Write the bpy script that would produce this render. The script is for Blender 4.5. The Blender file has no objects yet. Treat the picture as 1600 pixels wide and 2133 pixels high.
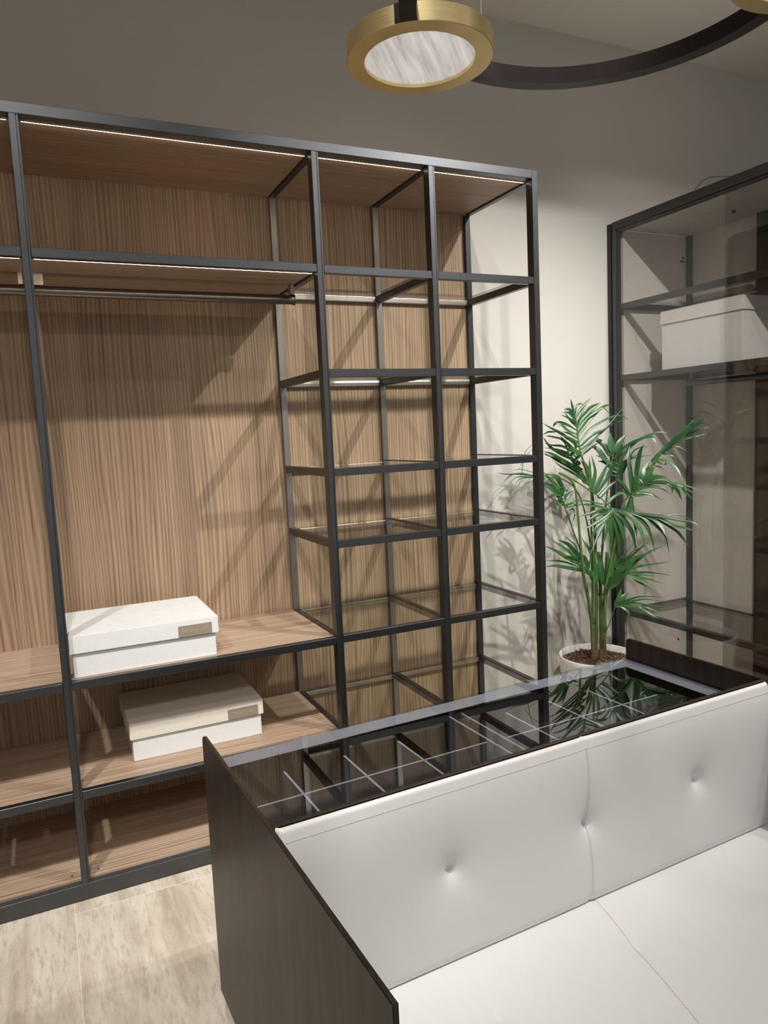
import bpy, bmesh, math, random
from mathutils import Vector, Matrix
random.seed(7)
SC = bpy.context.scene
COL = SC.collection

# ------------------------------------------------------------------ camera
CAM_POS = Vector((-0.0044, -2.7228, 1.6232))
FWD = Vector((0.418592, 0.901742, -0.107896))
RGT = Vector((0.903978, -0.425114, -0.045836))
UPV = Vector((0.087201, 0.078349, 0.993105))
cd = bpy.data.cameras.new('camera')
cam = bpy.data.objects.new('camera', cd)
COL.objects.link(cam)
M = Matrix((RGT, UPV, -FWD)).transposed().to_4x4()
M.translation = CAM_POS
cam.matrix_world = M
cd.sensor_fit = 'VERTICAL'
cd.sensor_height = 36.0
cd.sensor_width = 36.0
cd.lens = 1525.94 / 2133 * 36.0
cd.clip_start = 0.02
SC.camera = cam

# ------------------------------------------------------------------ world, lights, exposure
SC.view_settings.view_transform = 'Standard'
SC.view_settings.look = 'None'
SC.view_settings.gamma = 1.0
SC.view_settings.use_curve_mapping = False
SC.view_settings.exposure = 0.35
wd = bpy.data.worlds.new('showroom_air')
SC.world = wd
wd.use_nodes = True
wd.node_tree.nodes['Background'].inputs[0].default_value = (1.0, 0.97, 0.94, 1)
wd.node_tree.nodes['Background'].inputs[1].default_value = 0.43

def spot(name, loc, target, power, angle, blend=0.5, radius=0.06, color=(1.0, 0.965, 0.915)):
    l = bpy.data.lights.new(name, 'SPOT')
    l.energy = power
    l.spot_size = math.radians(angle)
    l.spot_blend = blend
    l.shadow_soft_size = radius
    l.color = color
    o = bpy.data.objects.new(name, l)
    COL.objects.link(o)
    o.location = loc
    o.rotation_euler = (Vector(target) - Vector(loc)).to_track_quat('-Z', 'Y').to_euler()
    return o

# ceiling spotlights of the raised part of the ceiling, with added spots among them
spot('ceiling_spot_right', (3.05, -2.35, 4.4), (1.75, 0.5, 1.0), 400, 58, 1.0, 0.035)
spot('ceiling_spot_right_far', (3.6, -3.6, 4.5), (1.3, 0.55, 1.1), 100, 42, 1.0)  # added lamp, weakens the shadows of the other spots
spot('ceiling_spot_middle', (1.6, -2.4, 4.4), (1.85, 0.6, 0.7), 260, 56, 1.0)
spot('ceiling_spot_cabinet', (0.9, -2.8, 4.4), (3.45, 0.25, 1.5), 500, 40, 1.0)  # added lamp, brightens the inside of the glazed wardrobe
spot('ceiling_spot_left', (-0.2, -2.4, 4.4), (0.85, 0.4, 0.6), 210, 58, 1.0)
spot('ceiling_spot_seat', (2.6, -2.15, 4.4), (1.1, -1.6, 0.4), 245, 38, 0.8)
spot('ceiling_spot_front', (-0.5, -5.4, 4.4), (0.3, 0.4, 0.55), 240, 22, 1.0, 0.2)  # added low-angle fill for the low shelves and box lid
spot('ceiling_spot_floor', (-1.2, -2.2, 4.4), (-0.1, -0.5, 0.0), 360, 50, 1.0)

# ------------------------------------------------------------------ node helpers
class NT:
    def __init__(s, name):
        s.m = bpy.data.materials.new(name)
        s.m.use_nodes = True
        s.t = s.m.node_tree
        s.t.nodes.clear()
        s.out = s.n('ShaderNodeOutputMaterial')
    def n(s, typ, **kw):
        nd = s.t.nodes.new(typ)
        for k, v in kw.items():
            setattr(nd, k, v)
        return nd
    def l(s, a, b):
        s.t.links.new(a, b)
    def val(s, nd, key, v):
        if hasattr(v, 'is_output') or hasattr(v, 'links'):
            s.l(v, nd.inputs[key])
        else:
            nd.inputs[key].default_value = v
    def coord(s, scale=(1, 1, 1), rot=(0, 0, 0), kind='Object'):
        tc = s.n('ShaderNodeTexCoord')
        mp = s.n('ShaderNodeMapping')
        mp.inputs['Scale'].default_value = scale
        mp.inputs['Rotation'].default_value = rot
        s.l(tc.outputs[kind], mp.inputs[0])
        return mp.outputs[0]
    def noise(s, vec, scale=5, detail=4, rough=0.5, dist=0.0):
        nd = s.n('ShaderNodeTexNoise')
        s.l(vec, nd.inputs['Vector'])
        nd.inputs['Scale'].default_value = scale
        nd.inputs['Detail'].default_value = detail
        nd.inputs['Roughness'].default_value = rough
        nd.inputs['Distortion'].default_value = dist
        return nd.outputs[0]
    def ramp(s, fac, stops):
        nd = s.n('ShaderNodeValToRGB')
        el = nd.color_ramp.elements
        while len(el) < len(stops):
            el.new(0.5)
        for e, (p, c) in zip(el, stops):
            e.position = p
            e.color = (c[0], c[1], c[2], 1) if hasattr(c, '__len__') else (c, c, c, 1)
        s.l(fac, nd.inputs[0])
        return nd.outputs[0]
    def mix(s, a, b, fac, blend='MIX'):
        nd = s.n('ShaderNodeMix', data_type='RGBA', blend_type=blend)
        s.val(nd, 0, fac)
        for i, v in ((6, a), (7, b)):
            if hasattr(v, 'links'):
                s.l(v, nd.inputs[i])
            else:
                nd.inputs[i].default_value = (v[0], v[1], v[2], 1)
        return nd.outputs[2]
    def math(s, op, a, b=None):
        nd = s.n('ShaderNodeMath', operation=op)
        s.val(nd, 0, a)
        if b is not None:
            s.val(nd, 1, b)
        return nd.outputs[0]
    def bump(s, h, strength=0.2, dist=0.01):
        nd = s.n('ShaderNodeBump')
        nd.inputs['Strength'].default_value = strength
        nd.inputs['Distance'].default_value = dist
        s.l(h, nd.inputs['Height'])
        return nd.outputs[0]
    def bsdf(s, color, rough=0.5, metal=0.0, normal=None, spec=0.5, coat=0.0, emis=None, estr=0.0):
        b = s.n('ShaderNodeBsdfPrincipled')
        if hasattr(color, 'links'):
            s.l(color, b.inputs['Base Color'])
        else:
            b.inputs['Base Color'].default_value = (color[0], color[1], color[2], 1)
        s.val(b, 'Roughness', rough)
        b.inputs['Metallic'].default_value = metal
        b.inputs['Specular IOR Level'].default_value = spec
        b.inputs['Coat Weight'].default_value = coat
        if emis is not None:
            if hasattr(emis, 'links'):
                s.l(emis, b.inputs['Emission Color'])
            else:
                b.inputs['Emission Color'].default_value = (emis[0], emis[1], emis[2], 1)
            b.inputs['Emission Strength'].default_value = estr
        if normal is not None:
            s.l(normal, b.inputs['Normal'])
        s.l(b.outputs[0], s.out.inputs[0])
        return s.m

def m_wood(name, axis, light=(0.43, 0.305, 0.20), dark=(0.125, 0.077, 0.047), rough=0.5):
    t = NT(name)
    tc = t.n('ShaderNodeTexCoord')
    sep = t.n('ShaderNodeSeparateXYZ')
    t.l(tc.outputs['Object'], sep.inputs[0])
    g, a, b = {'z': (2, 0, 1), 'x': (0, 1, 2), 'y': (1, 0, 2)}[axis]
    comb = t.n('ShaderNodeCombineXYZ')         # x = across, y = other, z = along the grain
    t.l(sep.outputs[a], comb.inputs[0])
    t.l(sep.outputs[b], comb.inputs[1])
    t.l(sep.outputs[g], comb.inputs[2])
    def mapped(sx, sy, sz):
        mp = t.n('ShaderNodeMapping')
        mp.inputs['Scale'].default_value = (sx, sy, sz)
        t.l(comb.outputs[0], mp.inputs[0])
        return mp.outputs[0]
    warp = t.noise(mapped(3.6, 3.6, 0.36), 1.0, 2, 0.5)
    warp2 = t.noise(mapped(18, 18, 1.1), 1.0, 2, 0.5)
    s2 = t.n('ShaderNodeSeparateXYZ')
    t.l(comb.outputs[0], s2.inputs[0])
    ph = t.math('ADD', t.math('MULTIPLY', s2.outputs[0], 400.0), t.math('MULTIPLY', warp, 78.0))
    ph = t.math('ADD', ph, t.math('MULTIPLY', warp2, 7.0))
    wave = t.math('ADD', t.math('MULTIPLY', t.math('SINE', ph), 0.5), 0.5)
    fine = t.noise(mapped(260, 260, 3.4), 1.0, 3, 0.65)
    mid = t.noise(mapped(85, 85, 0.6), 1.0, 4, 0.6, 0.2)
    f = t.math('ADD', t.math('MULTIPLY', wave, 0.24), t.math('MULTIPLY', fine, 0.62))
    f = t.math('ADD', f, t.math('MULTIPLY', mid, 0.62))
    col = t.ramp(f, [(0.38, dark), (0.62, tuple(0.55 * l + 0.45 * d for l, d in zip(light, dark))), (0.86, light), (1.0, tuple(min(1, 1.18 * l) for l in light))])
    tone = t.noise(mapped(2.2, 2.2, 0.5), 1.0, 2, 0.5)
    col = t.mix(col, t.mix(col, (0.78, 0.74, 0.72), 1.0, 'MULTIPLY'), t.ramp(tone, [(0.35, 0.0), (0.7, 1.0)]))
    return t.bsdf(col, rough, 0.0, t.bump(f, 0.12, 0.002), 0.35)

def m_metal(name, col, rough, metal=0.85, axis='z', brush=0.12):
    t = NT(name)
    sc = {'z': (900, 900, 12), 'x': (12, 900, 900), 'y': (900, 12, 900), 'round': (14, 14, 700)}[axis]
    n = t.noise(t.coord(sc), 1.0, 2, 0.6)
    c = t.mix(tuple(x * 0.8 for x in col), tuple(min(1, x * 1.25) for x in col), n)
    r = t.math('ADD', rough - 0.06, t.math('MULTIPLY', n, 0.12))
    return t.bsdf(c, r, metal, t.bump(n, brush, 0.001))

def m_glass(name, tint, ior=1.5, gl=(1, 1, 1)):
    t = NT(name)
    fr = t.n('ShaderNodeFresnel')
    fr.inputs[0].default_value = ior
    tr = t.n('ShaderNodeBsdfTransparent')
    tr.inputs[0].default_value = (*tint, 1)
    g = t.n('ShaderNodeBsdfGlossy')
    g.inputs['Roughness'].default_value = 0.0
    g.inputs['Color'].default_value = (*gl, 1)
    mx = t.n('ShaderNodeMixShader')
    geo = t.n('ShaderNodeNewGeometry')
    front = t.math('SUBTRACT', 1.0, geo.outputs['Backfacing'])     # the sheet reflects at its entry face only
    t.l(t.math('MULTIPLY', fr.outputs[0], front), mx.inputs[0])
    t.l(tr.outputs[0], mx.inputs[1])
    t.l(g.outputs[0], mx.inputs[2])
    t.l(mx.outputs[0], t.out.inputs[0])
    return t.m

def m_plain(name, col, rough=0.5, var=0.06, nscale=8.0, bump=0.0, bscale=120.0, metal=0.0, spec=0.4, coat=0.0):
    t = NT(name)
    n = t.noise(t.coord(), nscale, 3, 0.55)
    c = t.mix(tuple(x * (1 - var) for x in col), tuple(min(1, x * (1 + var)) for x in col), n)
    nr = t.bump(t.noise(t.coord(), bscale, 4, 0.6), bump, 0.002) if bump else None
    return t.bsdf(c, rough, metal, nr, spec, coat)

def m_linen(name, col, var=0.055):
    t = NT(name)
    a = t.noise(t.coord((25, 25, 420)), 1.0, 2, 0.6)
    b = t.noise(t.coord((420, 420, 25)), 1.0, 2, 0.6)
    w = t.math('MULTIPLY', t.math('ADD', a, b), 0.5)
    c = t.ramp(w, [(0.3, tuple(x * (1 - 1.6 * var) for x in col)), (0.5, col), (0.7, tuple(min(1, x * (1 + var)) for x in col))])
    return t.bsdf(c, 0.85, 0.0, t.bump(w, 0.25, 0.001), 0.2)

def m_travertine():
    t = NT('travertine_stone')
    tc = t.n('ShaderNodeTexCoord')
    oi = t.n('ShaderNodeObjectInfo')
    off = t.n('ShaderNodeVectorMath', operation='ADD')
    t.l(tc.outputs['Object'], off.inputs[0])
    sc = t.n('ShaderNodeVectorMath', operation='SCALE')
    t.l(oi.outputs['Location'], sc.inputs[0])
    sc.inputs['Scale'].default_value = 3.7
    t.l(sc.outputs[0], off.inputs[1])
    def mp(s, r=0.35):
        m_ = t.n('ShaderNodeMapping')
        m_.inputs['Scale'].default_value = s
        m_.inputs['Rotation'].default_value = (0, 0, r)
        t.l(off.outputs[0], m_.inputs[0])
        return m_.outputs[0]
    bands = t.noise(mp((12.0, 1.6, 1)), 1.0, 7, 0.68, 0.25)
    cloud = t.noise(mp((3.0, 2.0, 1)), 1.6, 5, 0.6, 0.4)
    vein = t.noise(mp((60, 11.0, 1)), 1.0, 8, 0.74, 0.3)
    grit = t.noise(mp((210, 110, 1)), 1.0, 5, 0.72, 0.2)
    c = t.ramp(bands, [(0.28, (0.44, 0.36, 0.28)), (0.43, (0.59, 0.51, 0.41)), (0.55, (0.69, 0.62, 0.51)), (0.72, (0.78, 0.73, 0.63))])
    c = t.mix(c, (0.44, 0.37, 0.30), t.ramp(vein, [(0.5, 0.0), (0.62, 0.65)]))
    c = t.mix(c, (0.80, 0.77, 0.69), t.math('MULTIPLY', t.ramp(cloud, [(0.48, 0.0), (0.68, 0.55)]), t.ramp(vein, [(0.4, 1.0), (0.6, 0.3)])))
    c = t.mix(c, (0.34, 0.28, 0.22), t.math('MULTIPLY', t.ramp(grit, [(0.55, 0.0), (0.68, 0.5)]), t.ramp(bands, [(0.42, 1.0), (0.6, 0.25)])))
    return t.bsdf(c, t.ramp(grit, [(0.3, 0.28), (0.7, 0.42)]), 0.0, t.bump(grit, 0.08, 0.001), 0.45)

MAT = {}
MAT['wood_v'] = m_wood('walnut_veneer_vertical', 'z')
MAT['wood_h'] = m_wood('walnut_veneer_horizontal', 'x', (0.53, 0.395, 0.285), (0.15, 0.095, 0.062))
MAT['wood_dark'] = m_wood('dark_stained_oak', 'z', (0.040, 0.029, 0.022), (0.010, 0.007, 0.005), 0.40)
MAT['metal_v'] = m_metal('graphite_metal_upright', (0.085, 0.088, 0.095), 0.36, 0.9, 'z')
MAT['metal_x'] = m_metal('graphite_metal_rail', (0.085, 0.088, 0.095), 0.36, 0.9, 'x')
MAT['metal_y'] = m_metal('graphite_metal_side', (0.085, 0.082, 0.082), 0.36, 0.9, 'y')
MAT['steel'] = m_metal('satin_steel', (0.42, 0.39, 0.36), 0.33, 0.9, 'x')  # also the back rails: graphite paled, light on them put into the colour
MAT['steel_v'] = m_metal('satin_steel_upright', (0.30, 0.28, 0.26), 0.36, 0.9, 'z')  # graphite of the back posts, lightened in colour for the light falling there
MAT['rod'] = m_metal('bronze_rod', (0.20, 0.18, 0.165), 0.28, 0.95, 'x', 0.03)
MAT['black'] = m_plain('black_anodised', (0.018, 0.018, 0.019), 0.45)
MAT['charcoal'] = m_plain('charcoal_lacquer', (0.05, 0.05, 0.052), 0.4)
MAT['wall'] = m_plain('warm_grey_plaster', (0.545, 0.525, 0.485), 0.92, 0.03, 2.0, 0.12, 160.0, 0, 0.15)
MAT['ceil'] = m_plain('ceiling_plaster', (0.86, 0.83, 0.77), 0.95, 0.02, 2.0, 0, 100, 0, 0.1)
MAT['linen_w'] = m_linen('white_linen', (0.69, 0.695, 0.69))
MAT['linen_b'] = m_linen('ivory_linen', (0.70, 0.655, 0.57))
MAT['linen_panel'] = m_linen('greige_linen_panel', (0.64, 0.61, 0.56), 0.08)
MAT['plate'] = m_plain('taupe_leather', (0.26, 0.22, 0.165), 0.6, 0.08, 40, 0.2, 500)
MAT['plate_txt'] = m_plain('taupe_leather_embossed', (0.37, 0.325, 0.25), 0.5, 0.05, 40)
MAT['leather'] = m_plain('white_leather', (0.75, 0.745, 0.735), 0.36, 0.02, 6, 0.18, 700, 0, 0.4)
MAT['thread'] = m_plain('pale_thread', (0.62, 0.60, 0.57), 0.8)
MAT['glass'] = m_glass('clear_glass', (0.93, 0.94, 0.92), 1.5)
MAT['smoke'] = m_glass('smoked_glass', (0.94, 0.935, 0.93), 1.5)
MAT['top_glass'] = m_glass('smoked_mirror_glass', (0.82, 0.82, 0.84), 1.7)
MAT['band'] = m_metal('satin_aluminium_band', (0.46, 0.49, 0.53), 0.42, 0.3, 'y', 0.03)
MAT['acrylic'] = m_plain('grey_divider', (0.10, 0.095, 0.10), 0.5)
MAT['acrylic_edge'] = m_plain('pale_divider_edge', (0.46, 0.46, 0.50), 0.5)
MAT['gold'] = m_metal('brushed_brass', (0.82, 0.65, 0.34), 0.36, 0.95, 'round', 0.05)
MAT['bronze'] = m_plain('burnished_bronze', (0.035, 0.026, 0.026), 0.33, 0.2, 30, 0.03, 200, 0.6)
MAT['travertine'] = m_travertine()
MAT['grout'] = m_plain('pale_grout', (0.85, 0.80, 0.72), 0.9)
MAT['pot'] = m_plain('white_glazed_ceramic', (0.80, 0.79, 0.76), 0.25, 0.01, 5, 0, 1, 0, 0.5)
MAT['soil'] = m_plain('dark_soil', (0.03, 0.017, 0.012), 0.95, 0.4, 60, 0.6, 160)
MAT['cable'] = m_plain('pale_cable', (0.62, 0.60, 0.56), 0.5)

def m_emit(name, col, strength):
    t = NT(name)
    return t.bsdf((0.9, 0.85, 0.75), 0.5, 0, None, 0.3, 0, col, strength)
MAT['led'] = m_emit('warm_light_strip', (1.0, 0.82, 0.60), 16.0)

VEIN = math.radians(-41)
def m_alabaster():
    t = NT('veined_alabaster')
    tc = t.n('ShaderNodeTexCoord')
    mp = t.n('ShaderNodeMapping', vector_type='TEXTURE')      # turned first, then stretched along the veins
    mp.inputs['Rotation'].default_value = (0, 0, VEIN)
    mp.inputs['Scale'].default_value = (1 / 60, 1 / 5, 1)
    t.l(tc.outputs['Object'], mp.inputs[0])
    v = mp.outputs[0]
    n = t.noise(v, 1.0, 5, 0.6, 0.4)
    c = t.ramp(n, [(0.3, (0.45, 0.44, 0.43)), (0.48, (0.66, 0.65, 0.63)), (0.62, (0.80, 0.79, 0.77)), (0.8, (0.9, 0.89, 0.87))])
    return t.bsdf(c, 0.4, 0, None, 0.4, 0, c, 0.42)
MAT['alabaster'] = m_alabaster()

def m_leaf(name, a, b):
    t = NT(name)
    n = t.noise(t.coord((14, 14, 14)), 1.0, 3, 0.6)
    c = t.mix(a, b, n)
    p = t.n('ShaderNodeBsdfPrincipled')
    t.l(c, p.inputs['Base Color'])
    p.inputs['Roughness'].default_value = 0.32
    p.inputs['Specular IOR Level'].default_value = 0.55
    tl = t.n('ShaderNodeBsdfTranslucent')
    t.l(t.mix(c, (1.0, 1.3, 0.5), 1.0, 'MULTIPLY'), tl.inputs[0])
    mx = t.n('ShaderNodeMixShader')
    mx.inputs[0].default_value = 0.13
    t.l(p.outputs[0], mx.inputs[1])
    t.l(tl.outputs[0], mx.inputs[2])
    t.l(mx.outputs[0], t.out.inputs[0])
    return t.m
MAT['leaf'] = m_leaf('palm_leaf', (0.020, 0.072, 0.022), (0.042, 0.122, 0.038))
MAT['stalk'] = m_leaf('palm_stalk', (0.06, 0.13, 0.028), (0.13, 0.20, 0.05))
def m_trunk():
    t = NT('palm_stem')
    tc = t.n('ShaderNodeTexCoord')
    s = t.n('ShaderNodeSeparateXYZ')
    t.l(tc.outputs['Object'], s.inputs[0])
    n = t.noise(t.coord((40, 40, 18)), 1.0, 4, 0.7)
    h = t.math('ADD', s.outputs[2], t.math('MULTIPLY', n, 0.16))
    c = t.ramp(h, [(0.38, (0.07, 0.035, 0.02)), (0.50, (0.12, 0.08, 0.035)), (0.60, (0.06, 0.10, 0.03)), (0.8, (0.08, 0.15, 0.04))])
    return t.bsdf(c, 0.6, 0, t.bump(n, 0.3, 0.004))
MAT['trunk'] = m_trunk()
def m_bark():
    t = NT('bark_chips')
    oi = t.n('ShaderNodeTexCoord')
    n = t.noise(t.coord((60, 60, 60)), 1.0, 3, 0.7)
    c = t.ramp(n, [(0.3, (0.03, 0.012, 0.008)), (0.5, (0.11, 0.045, 0.028)), (0.72, (0.26, 0.12, 0.075))])
    return t.bsdf(c, 0.85, 0, t.bump(n, 0.4, 0.004))
MAT['bark'] = m_bark()

# ------------------------------------------------------------------ mesh helpers
class MB:
    def __init__(s):
        s.v = []; s.f = []; s.sm = []
    def box(s, x0, x1, y0, y1, z0, z1):
        b = len(s.v)
        s.v += [(x0, y0, z0), (x1, y0, z0), (x1, y1, z0), (x0, y1, z0), (x0, y0, z1), (x1, y0, z1), (x1, y1, z1), (x0, y1, z1)]
        for q in ((0, 3, 2, 1), (4, 5, 6, 7), (0, 1, 5, 4), (1, 2, 6, 5), (2, 3, 7, 6), (3, 0, 4, 7)):
            s.f.append(tuple(b + i for i in q)); s.sm.append(False)
        return s
    def bevbox(s, x0, x1, y0, y1, z0, z1, r=0.002, seg=2):
        bm = bmesh.new()
        bmesh.ops.create_cube(bm, size=1.0)
        for v in bm.verts:
            v.co = Vector((x0 + (v.co.x + .5) * (x1 - x0), y0 + (v.co.y + .5) * (y1 - y0), z0 + (v.co.z + .5) * (z1 - z0)))
        bmesh.ops.bevel(bm, geom=bm.edges[:], offset=r, segments=seg, affect='EDGES', profile=0.5)
        return s.add_bm(bm)
    def add_bm(s, bm, smooth=False):
        b = len(s.v)
        bm.verts.index_update()
        s.v += [tuple(v.co) for v in bm.verts]
        for f in bm.faces:
            s.f.append(tuple(b + v.index for v in f.verts)); s.sm.append(smooth)
        bm.free()
        return s
    def tube(s, pts, rads, n=8, cap=True):
        pts = [Vector(p) for p in pts]
        if not hasattr(rads, '__len__'):
            rads = [rads] * len(pts)
        b = len(s.v)
        ref = None
        for i, p in enumerate(pts):
            t = (pts[min(i + 1, len(pts) - 1)] - pts[max(i - 1, 0)]).normalized()
            if ref is None:
                ref = t.orthogonal().normalized()
            else:
                ref = (ref - t * ref.dot(t)).normalized()
            bi = t.cross(ref)
            for k in range(n):
                a = 2 * math.pi * k / n
                s.v.append(tuple(p + (ref * math.cos(a) + bi * math.sin(a)) * rads[i]))
        for i in range(len(pts) - 1):
            for k in range(n):
                s.f.append((b + i * n + k, b + i * n + (k + 1) % n, b + (i + 1) * n + (k + 1) % n, b + (i + 1) * n + k)); s.sm.append(True)
        if cap:
            s.f.append(tuple(b + k for k in reversed(range(n)))); s.sm.append(False)
            s.f.append(tuple(b + (len(pts) - 1) * n + k for k in range(n))); s.sm.append(False)
        return s
    def lathe(s, prof, n=64, c=(0, 0, 0), closed=False):
        b = len(s.v)
        for r, z in prof:
            for k in range(n):
                a = 2 * math.pi * k / n
                s.v.append((c[0] + r * math.cos(a), c[1] + r * math.sin(a), c[2] + z))
        m = len(prof)
        for i in range(m if closed else m - 1):
            j = (i + 1) % m
            for k in range(n):
                s.f.append((b + i * n + k, b + i * n + (k + 1) % n, b + j * n + (k + 1) % n, b + j * n + k)); s.sm.append(True)
        return s
    def build(s, name, mat, parent=None, loc=(0, 0, 0), autosmooth=None):
        me = bpy.data.meshes.new(name)
        me.from_pydata(s.v, [], s.f)
        me.polygons.foreach_set('use_smooth', s.sm)
        me.materials.append(MAT[mat] if isinstance(mat, str) else mat)
        me.update()
        o = bpy.data.objects.new(name, me)
        COL.objects.link(o)
        o.location = loc
        if parent:
            o.parent = parent
        if autosmooth:
            me.set_sharp_from_angle(angle=math.radians(autosmooth))
        return o

def box(name, mat, parent, *a, r=0.0012, seg=1):
    return MB().bevbox(*a, r=r, seg=seg).build(name, mat, parent)

def thing(name, label, cat, loc=(0, 0, 0), rz=0.0, group=None):
    o = bpy.data.objects.new(name, None)
    o.empty_display_size = 0.1
    COL.objects.link(o)
    o.location = loc
    o.rotation_euler = (0, 0, rz)
    tag(o, label, cat, group)
    return o

def tag(o, label=None, cat=None, group=None, kind=None):
    if label: o['label'] = label
    if cat: o['category'] = cat
    if group: o['group'] = group
    if kind: o['kind'] = kind
    return o

def struct(o, label=None):
    o['kind'] = 'structure'
    if label: o['label'] = label
    return o

# ------------------------------------------------------------------ room shell
WALL_Y, CEIL = 0.60, 3.70
struct(MB().box(-3.0, 4.9, WALL_Y, WALL_Y + 0.12, 0, 4.9).build('wall_back', 'wall'), 'warm grey plaster wall behind the open wardrobe')
struct(MB().box(4.78, 4.9, -6.0, WALL_Y, 0, 4.9).build('wall_right', 'wall'), 'warm grey plaster wall behind the glazed wardrobe')
struct(MB().box(-3.12, -3.0, -6.0, WALL_Y + .12, 0, 4.9).build('wall_left', 'wall'), 'warm grey plaster wall on the left')
mb = MB()
mb.box(-3.0, 4.78, -1.0, WALL_Y, CEIL, CEIL + 0.1)
mb.box(-3.0, 4.78, -1.06, -1.0, CEIL, 4.8)
mb.box(-3.0, 4.78, -6.0, -1.06, 4.7, 4.8)
struct(mb.build('ceiling', 'ceil'), 'pale plaster ceiling lowered along the back wall')
floor = struct(MB().box(-3.0, 4.78, -6.0, WALL_Y, -0.06, -0.0008).build('floor', 'grout'), 'floor of large polished travertine tiles')
TW, TG = 1.2, 0.0009
tile_me = None
for i, x0 in enumerate([-2.431, -1.231, -0.031, 1.169, 2.369, 3.569]):
    offs = -0.065 if i % 2 == 0 else -1.03
    y1 = offs + 2.4
    while y1 > -5.8:
        y0 = y1 - 1.2
        ya, yb = max(y0, -6.0), min(y1, WALL_Y)
        xa, xb = x0, min(x0 + TW, 4.78)
        if yb - ya > 0.05:
            cx, cy = (xa + xb) / 2, (ya + yb) / 2
            hx, hy = (xb - xa) / 2 - TG, (yb - ya) / 2 - TG
            MB().bevbox(-hx, hx, -hy, hy, -0.012, 0.0, r=0.001).build('floor_tile', 'travertine', floor, (cx, cy, 0))
        y1 = y0

# ------------------------------------------------------------------ open wardrobe
W = thing('open_wardrobe', 'open wardrobe with graphite frame, walnut panels and clear glass shelves along the back wall', 'wardrobe')
P = [-1.05, 0.0, 1.0244, 1.5299, 2.045]
PW, DEP, H = 0.0283, 0.58, 2.7306
RH = 0.031
def post(x, front=True, mat='metal_v', top=H - 0.036):
    mb = MB()
    if front:
        mb.bevbox(x, x + 0.0205, 0.0, 0.046, 0.0615, top, r=0.0008, seg=1)
        mb.bevbox(x + 0.0223, x + PW, 0.002, 0.046, 0.0615, top, r=0.0006, seg=1)
        mb.box(x + 0.018, x + 0.024, 0.006, 0.040, 0.0615, top)
    else:
        mb.bevbox(x, x + PW, DEP - 0.022, DEP + 0.004, 0.05, top, r=0.0008, seg=1)
    return mb.build('front_post' if front else 'back_post', mat, W)
for i, x in enumerate(P):
    if i < 4:
        post(x, True)
    o = post(x, False, 'steel_v' if i < 4 else 'metal_v')
# last front post is plain and wide to the outer corner, meets the mitred top rail
mb = MB()
mb.bevbox(P[4], P[4] + PW, 0.0, 0.046, 0.0, H, r=0.0008, seg=1)
mb.build('front_post', 'metal_v', W)
box('top_rail', 'metal_x', W, P[0], P[4] - 0.0004, -0.001, 0.044, H - 0.036, H)
box('base_rail', 'charcoal', W, P[0], P[4], 0.0, 0.03, 0.004, 0.0623)
box('base_plinth', 'black', W, P[0] + .02, P[4], 0.012, 0.05, 0.0, 0.02)
for i, x in enumerate(P):
    box('top_side_rail', 'metal_y', W, x + (0.001 if i < 4 else 0), x + PW - 0.001, 0.0465, DEP - 0.0225, H - 0.042, H - 0.002)
# panels
for a, b in zip(P[:-1], P[1:]):
    box('back_panel', 'wood_v', W, a + 0.014, b + 0.014 - 0.001, DEP, DEP + 0.014, 0.02, H - 0.01, r=0.0006)
    box('top_panel', 'wood_h', W, a + PW + .0005, b - 0.0005, 0.0445, DEP - 0.0005, H - 0.034, H - 0.014, r=0.0006)
# wooden shelves of the two wide bays
def strip(a, b, y, z):
    o = MB().box(a + 0.006, b - 0.006, y - 0.0008, y + 0.0008, z - 0.0046, z).build('light_strip', 'steel', W)
    MB().box(a + 0.007, b - 0.007, y + 0.0009, y + 0.0016, z - 0.0050, z - 0.0004).build('diffuser', 'led', o)
    for s in (a + 0.001, b - 0.006):
        MB().box(s, s + 0.005, y - 0.006, y + 0.006, z - 0.004, z).build('strip_cap', 'steel', o)
    return o
for a, b in ((P[0], P[1]), (P[1], P[2])):
    xa, xb = a + PW + 0.0005, b - 0.0005
    for z, wd_ in ((2.2796, True), (0.8054, True), (0.4047, True), (0.0715, False)):
        box('wood_shelf', 'wood_h', W, xa, xb, 0.0305 if wd_ else 0.0305, DEP - 0.0005, z - (0.024 if wd_ else 0.02), z - 0.0004, r=0.0006)
        if wd_:
            box('shelf_rail', 'metal_x', W, xa, xb, 0.002, 0.03, z - RH, z)
    strip(xa, xb, 0.042, 2.2796 - 0.0245)
for a, b in zip(P[:-1], P[1:]):
    strip(a + PW + 0.001, b - 0.001, 0.052, H - 0.0345)
# hanging rods
for a, b, in ((P[0] + PW, P[1]), (P[1] + PW, P[2])):
    mb = MB().tube([(a + 0.004, 0.29, 2.194), (b - 0.004, 0.29, 2.194)], 0.0192, 20)
    mb.tube([(b - 0.0042, 0.29, 2.194), (b - 0.001, 0.29, 2.194)], 0.0222, 20)
    rod = mb.build('hanging_rod', 'rod', W, autosmooth=40)
    box('rod_bracket', 'steel', rod, a + 0.0005, a + 0.036, 0.280, 0.300, 2.2128, 2.2555)
    box('rod_bracket', 'steel', rod, b - 0.020, b - 0.0035, 0.272, 0.308, 2.2128, 2.2555)
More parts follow.
